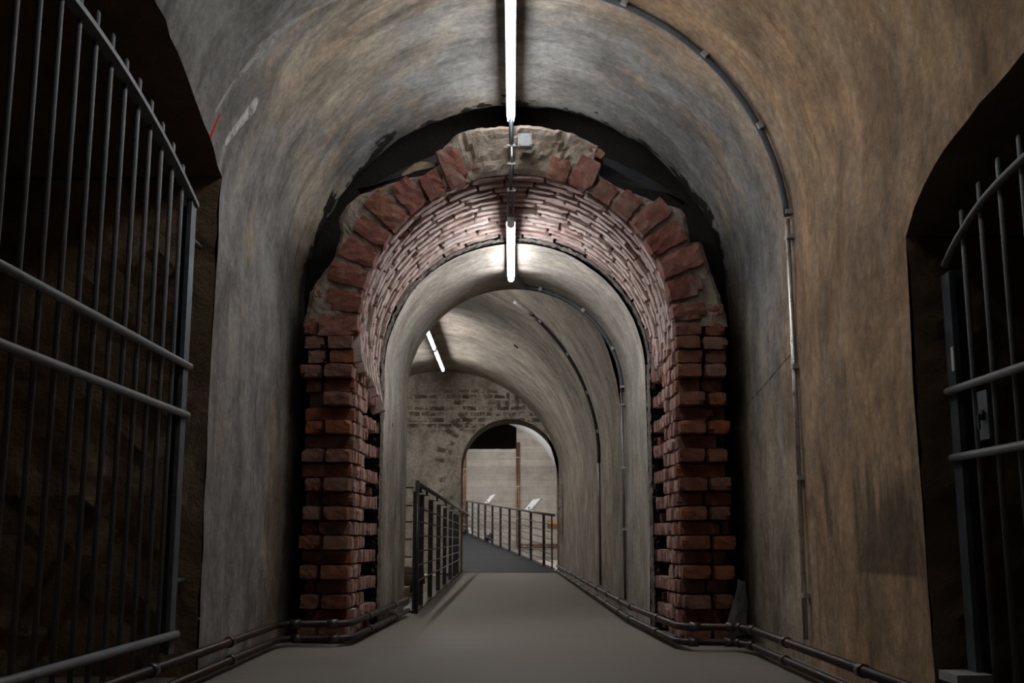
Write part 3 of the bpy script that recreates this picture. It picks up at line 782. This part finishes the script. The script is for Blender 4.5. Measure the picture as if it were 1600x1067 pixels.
# ------------------------------------------------------------------ wall conduits
def smooth_pts(pts, n_=8):
    out = []
    P = [Vector(p) for p in pts]; P = [P[0]*2-P[1]]+P+[P[-1]*2-P[-2]]
    for i in range(1, len(P)-2):
        for k in range(n_):
            t_ = k/n_; a, b_, c_, d_ = P[i-1], P[i], P[i+1], P[i+2]
            out.append(.5*((2*b_)+(c_-a)*t_+(2*a-5*b_+4*c_-d_)*t_*t_+(3*b_-a-3*c_+d_)*t_**3))
    return out+[P[-2]]
g = thing('wall_conduit', 'cable conduit arching over the front vault and down the right wall', 'conduit', (1.41, 5.586, 0), 'cable conduits on the walls')
arcp = [(VX+(VR-.02)*math.cos(a), 5.586, VZ+(VR-.02)*math.sin(a)) for a in [math.radians(q) for q in range(88, 9, -3)]] + [(1.42, 5.586, 2.32), (1.428, 5.586, 2.25)]
m = MB(); m.tube(arcp, .017, 10); lab(m.obj('flexible_hose', M['hose'], g), 'dark grey flexible hose')
m = MB(); m.tube([(1.428, 5.586, 2.235), (1.43, 5.586, 1.1), (1.428, 5.586, .12)], .0125, 10); lab(m.obj('metal_pipe', M['galv'], g), 'shiny metal pipe')
for z in (2.27, 2.14, 1.46, .90, .33):
    m = MB(); m.box((1.434, 5.586, z), (.036, .06, .022)); m.obj('clip', M['clip'], g)
for a in (66, 45, 25):
    a = math.radians(a); m = MB(); m.box((VX+(VR-.016)*math.cos(a), 5.586, VZ+(VR-.016)*math.sin(a)), (.03, .06, .034), Matrix.Rotation(-a, 3, 'Y')); m.obj('clip', M['clip'], g)
g = thing('wall_conduit', 'cable conduit from the barrel lamp down the right wall of the concrete tunnel', 'conduit', (.92, 9.227, 0), 'cable conduits on the walls')
tz = TZ1-.01
arcp = [(LX+.02, 8.65, 2.66), (.06, 9.0, 2.715)]+[(TX+(TR-.018)*math.cos(a), 9.227, tz+(TR-.018)*math.sin(a)) for a in [math.radians(q) for q in range(84, -1, -4)]]
m = MB(); m.tube(arcp, .016, 8); lab(m.obj('flexible_hose', M['hose'], g), 'dark grey flexible hose')
m = MB(); m.tube([(.915, 9.227, 1.81), (.915, 9.227, .12)], .011, 8); m.tube([(.915, 9.19, 1.74), (.915, 9.19, .12)], .006, 8); lab(m.obj('metal_pipe', M['wire'], g), 'metal pipe')
for z in (1.85, 1.70, 1.18, .68):
    m = MB(); m.box((.918, 9.22, z), (.034, .07, .018)); m.obj('clip', M['clip'], g)
for a in (76, 50, 24):
    a = math.radians(a); m = MB(); m.box((TX+(TR-.015)*math.cos(a), 9.227, tz+(TR-.015)*math.sin(a)), (.03, .05, .03), Matrix.Rotation(-a, 3, 'Y')); m.obj('clip', M['clip'], g)
g = thing('wall_conduit', 'dark cable conduit curving down the right wall of the hall', 'conduit', (.9, 12.634, 0), 'cable conduits on the walls')
def hv_(deg, off=.02): a = math.radians(deg); return (hx(12.634)+(HR-off)*math.cos(a), 12.634, HZ+(HR-off)*math.sin(a))
m = MB(); m.tube([hv_(q) for q in range(49, -1, -3)]+[(.98, 12.634, 1.45)], .019, 8); lab(m.obj('flexible_hose', M['dark'], g), 'black flexible hose')
m = MB(); m.tube([(.98, 12.634, 1.55), (.98, 12.634, .1)], .013, 8); m.obj('metal_pipe', M['wire'], g)
m = MB(); m.tube([hv_(q, .012) for q in (56, 54.5, 53, 51, 49)], .030, 8); lab(m.obj('pale_sleeve', M['clip'], g), 'pale grey sleeve at the upper end')
for q in (46, 33, 20, 8):
    m = MB(); p = hv_(q, .014); m.box(p, (.03, .06, .04), Matrix.Rotation(-math.radians(q), 3, 'Y')); m.obj('clip', M['clip'], g)

m = MB(); m.box((.055, 15.5, 3.275), (.02, .07, .07), Matrix.Rotation(-.94, 3, 'Y')); tag(m.obj('vault_hole', M['dark']), 'small dark square hole in the hall vault beside the cable conduit, shown by a black plate', 'plate')  # black plate added to stand for a dark square hole
# ------------------------------------------------------------------ rusty pipes along the foot of the walls
def floor_pipe(label, pts, r_, coup):
    m = MB(); m.tube(pts, r_, 12); o = tag(m.obj('floor_pipe', M['rustpipe']), label, 'pipe', 'rusty pipes along the walls')
    for p, d in coup:
        m = MB(); p = Vector(p); d = Vector(d).normalized(); m.tube([p-d*.028, p+d*.028], r_+.006, 12); m.obj('coupling', M['coupl'], o)
ZU, ZL = .125, .045
left = [(-1.325, .2), (-1.325, 6.42), (-1.27, 6.55), (-.98, 6.55), (-.93, 6.62), (-.835, 9.1)]
right = [(1.295, .2), (1.285, 6.08), (1.235, 6.30), (.965, 6.32), (.92, 6.42), (.845, 8.3), (.82, 20.6)]
for nm, path, ang in (('left', left, 1), ('right', right, -1)):
    for z, word in ((ZU, 'upper'), (ZL, 'lower')):
        off = 0 if word == 'upper' else .012*ang
        if nm == 'left': off = -off
        P3 = [(x-(.012 if word == 'lower' else 0)*(1 if x > 0 else -1), y-(.012 if word == 'lower' else 0), z) for x, y in path]
        co = []
        for (a, b_) in zip(P3, P3[1:]):
            L = (Vector(b_)-Vector(a)).length; d = Vector(b_)-Vector(a)
            if L > 1:
                k = .6
                while k < L:
                    co.append((Vector(a)+d.normalized()*k, d)); k += 1.15
            elif L > .2: co.append((Vector(a)+d*.12, d)); co.append((Vector(a)+d*.85, d))
        floor_pipe('%s of the two rusty pipes along the foot of the %s wall' % (word, nm), P3, 0.0185 if word == 'lower' else .020, co)

# ------------------------------------------------------------------ railing beside the walkway
def rail_side():
    g = thing('walkway_railing', 'black steel railing along the left edge of the concrete walkway', 'railing', (-.8, 9.4, 0), 'black railings')
    RX = lambda y: -.80-.0125*(y-9.4)
    m = MB(); m.tube([(-.79, 9.4, 0), (-.79, 9.4, 1.085)], .019, 10); lab(m.obj('post', M['dark'], g), 'round end post')
    for y in (9.75, 10.45, 11.9, 13.5, 15.1, 16.9, 18.5, 19.5, 19.9):
        m = MB(); m.box((RX(y)-.025, y, .475), (.05, .012, 1.07)); m.obj('post', M['dark'], g)
        m = MB(); m.box(((RX(y)-.79)/2-.01, y, 1.0), (abs(RX(y)+.79)+.06, .03, .008)); m.box((-.79, y, 1.022), (.02, .03, .05)); m.obj('bracket', M['dark'], g)
    m = MB(); m.tube([(-.79, 9.39, 1.06), (-.79, 20.5, 1.04)], .020, 10); lab(m.obj('handrail', M['wire'], g), 'round steel handrail')
    for z in (.87, .75, .63, .50, .38, .25):
        m = MB(); m.tube([(RX(9.7), 9.7, z), (RX(19.9), 19.9, z)], .007, 6); m.obj('wire', M['wire'], g)
rail_side()
g = thing('railing_return', 'short black railing turning left behind the tunnel corner', 'railing', (-1.0, 9.85, 0), 'black railings')
for x in (-1.55, -2.3, -3.05):
    m = MB(); m.box((x, 9.85, .5), (.012, .05, 1.08)); m.obj('post', M['dark'], g)
m = MB(); m.box((-2.15, 9.85, 1.045), (2.58, .05, .012)); m.obj('handrail', M['dark'], g)
for z in (.89, .75, .60, .45, .22):
    m = MB(); m.tube([(-.87, 9.85, z), (-3.4, 9.85, z)], .007, 6); m.obj('wire', M['dark'], g)
# clutter behind the railing
g = thing('pallet', 'low slatted wooden pallet on the ground behind the left railing', 'pallet', (-1.6, 11.2, -.04), None)
for i in range(8):
    m = MB(); m.box((-1.65, 10.55+.17*i, .115), (1.2, .09, .022), None, .003); m.obj('slat', M['wood'], g)
for x in (-2.2, -1.65, -1.1):
    m = MB(); m.box((x, 11.15, .03), (.09, 1.3, .145)); m.obj('bearer', M['wood'], g)
m = MB()
for q in range(5):
    y0 = 13.1+.16*q
    m.tube(smooth_pts([(-2.9, y0, .10+.02*q), (-2.2, y0+.05, .13+.05*(q % 3)), (-1.6, y0-.05, .12+.05*(q % 2)), (-1.06, y0, .09+.02*q)], 6), .10+.02*(q % 2), 12)
tag(m.obj('tarpaulin_heap', M['tarp']), 'heap of dark rolled tarpaulin on the ground behind the railing', 'tarpaulin')

# ------------------------------------------------------------------ ramp and its railing
rz = lambda y: max(0.0, .052*(y-21.35))
rx = lambda y: .76-.153*(y-21.6)
ramp = thing('ramp', 'dark ribbed ramp rising to the left beyond the far archway', 'ramp', (0, 20.65, 0))
m = MB(); ys = yspan(20.66, 38.2, .5)
def rpnt(i, j):
    y = ys[i]; x1 = min(.84, rx(y)+.05) if y > 21.1 else .84; x0 = max(-4.2, x1-1.9-.10*(y-20.6)); x0 = -.92 if y < 21.02 else x0
    return (x0+(x1-x0)*j/2, y, rz(y)+.004)
m.grid(rpnt, len(ys)-1, 2, None, False); m.grid(lambda i, j: tuple(Vector(rpnt(i, j))-Vector((0, 0, .09))), len(ys)-1, 2, None, False, True)
m.obj('deck', M['deck'], ramp)
m = MB(); y2 = [y for y in ys if y > 21.3]; m.grid(lambda i, j: (rx(y2[i])+.045+(.02 if j in (1, 2) else 0), y2[i], rz(y2[i])+(.05 if j >= 2 else -.10)), len(y2)-1, 3, None, False)
m.obj('edge_plate', M['clip'], ramp)
g = thing('ramp_railing', 'grey steel railing with thin wires along the far ramp', 'railing', (.74, 21.6, 0), 'black railings')
py = [21.6, 22.45, 23.95, 25.45, 26.95, 28.45, 29.95, 31.45, 32.95, 34.45, 35.95, 37.45]
for i, y in enumerate(py):
    m = MB(); m.box((rx(y), y, rz(y)+.53), (.055 if i else .03, .03, 1.0)); m.obj('post', M['dark'], g)
m = MB(); m.tube([(rx(y), y, rz(y)+1.045) for y in (21.35, 37.9)], .026, 8); m.obj('handrail', M['wire'], g)
for z in (.16, .30, .44, .58, .72, .86):
    m = MB(); m.tube([(rx(y), y, rz(y)+z) for y in (21.5, 37.6)], .008, 6); m.obj('wire', M['wire'], g)
def panel(y, L, label):
    x, z = rx(y), rz(y)+1.08
    g = thing('info_panel', label, 'information panel', (x, y, z), 'information panels on the ramp railing')
    m = MB(); m.box((x+.10, y, z+.105), (.30, L, .018), rotz(.152) @ Matrix.Rotation(-.87, 3, 'Y')); lab(m.obj('board', M['panel'], g), 'pale tilted board')
    m = MB(); m.box((x+.02, y, z), (.03, .06, .1)); m.obj('bracket', M['dark'], g)
panel(24.3, 1.05, 'pale tilted information panel on the nearer part of the ramp railing')
panel(31.2, 1.0, 'pale tilted information panel farther up the ramp railing')
def spot(p, d, label):
    g = thing('floor_spotlight', label, 'spotlight', p, 'floor spotlights behind the ramp')
    p = Vector(p); d = Vector(d).normalized()
    m = MB(); m.tube([p+Vector((0, 0, -.0)), p+Vector((0, 0, .06))], .07, 12); m.obj('base', M['dark'], g)
    q = p+Vector((0, 0, .13)); m = MB(); m.tube([q-d*.13, q-d*.05, q+d*.10], [.05, .09, .125], 14); m.obj('lamp_head', M['dark'], g)
    m = MB(); m.tube([q+d*.10, q+d*.112], .112, 14); lab(m.obj('lens', M['sticker'], g), 'pale round lens')
    m = MB(); m.tube([p+Vector((0, 0, -1.0)), p], .02, 8); m.obj('stalk', M['dark'], g)
spot((-.66, 31.4, .50), (.5, .9, .3), 'dark round floor spotlight behind the middle of the ramp railing')
spot((-1.46, 36.6, .72), (.9, -.3, .25), 'small floor spotlight with pale face near the top of the ramp')
# ------------------------------------------------------------------ copper pipes and board on the end wall
def copper(label, lines, clips):
    g = thing('copper_pipe', label, 'pipe', lines[0][0], 'copper pipes on the end wall')
    for ln in lines: m = MB(); m.tube(ln, .026, 8); m.obj('pipe_run', M['copper'], g)
    for c_ in clips: m = MB(); m.box(c_, (.13, .05, .035)); m.obj('clip', M['clip'], g)
YB = 38.92
copper('pair of copper pipes up the left part of the end wall', [[(-1.69, YB, -.08), (-1.69, YB, 4.0)], [(-1.61, YB, -.08), (-1.61, YB, 4.0)]], [(-1.65, YB, 1.9), (-1.65, YB, 3.0), (-1.65, YB, 1.1)])
copper('pair of copper pipes up the middle of the end wall then bending right', [[(.165, YB, 3.93), (.165, YB, .36), (.20, YB, .34), (1.85, YB, .34)], [(.235, YB, 3.93), (.235, YB, .43), (.27, YB, .41), (1.85, YB, .41)]], [(.2, YB, 3.4), (.2, YB, 2.4), (.2, YB, 1.3), (.45, YB, .375), (1.2, YB, .375)])
g = thing('painted_board', 'small yellow and rust red board low on right of the end wall', 'board', (1.5, 38.9, 1.0))
m = MB(); m.box((1.52, 38.9, 1.155), (.6, .06, .085)); lab(m.obj('upper_board', M['yellow'], g), 'yellow strip')
m = MB(); m.box((1.52, 38.9, 1.06), (.6, .05, .10)); lab(m.obj('lower_board', M['rustred'], g), 'rust red strip')
m = MB(); m.box((1.27, 38.95, 1.1), (.04, .08, .26)); m.box((1.77, 38.95, 1.1), (.04, .08, .26)); m.obj('bracket', M['dark'], g)
m = MB(); m.tube([(TX-TR+.002, 8.28, 1.437), (TX-TR+.012, 8.28, 1.437)], .015, 12); tag(m.obj('blue_marker', M['blue']), 'small blue dot marker on left wall of the concrete tunnel', 'marker')

# ------------------------------------------------------------------ world, camera, view
w = bpy.data.worlds.new('World'); bpy.context.scene.world = w; w.use_nodes = True
w.node_tree.nodes['Background'].inputs[0].default_value = (0, 0, 0, 1)
w.node_tree.nodes['Background'].inputs[1].default_value = 0
cam = bpy.data.cameras.new('Camera'); co = bpy.data.objects.new('Camera', cam); C.objects.link(co)
cam.sensor_width = 36; cam.lens = 36*1743/1600; cam.clip_start = .05; cam.clip_end = 200
co.location = (0, 0, .6); co.rotation_euler = (PI/2+math.atan(309/1743), 0, 0)
sn = bpy.context.scene; sn.camera = co
sn.view_settings.view_transform = 'Standard'; sn.view_settings.look = 'None'
sn.view_settings.exposure = 0.0; sn.view_settings.gamma = 1.0; sn.view_settings.use_curve_mapping = False
sn.cycles.max_bounces = 8; sn.cycles.diffuse_bounces = 5; sn.cycles.use_denoising = True
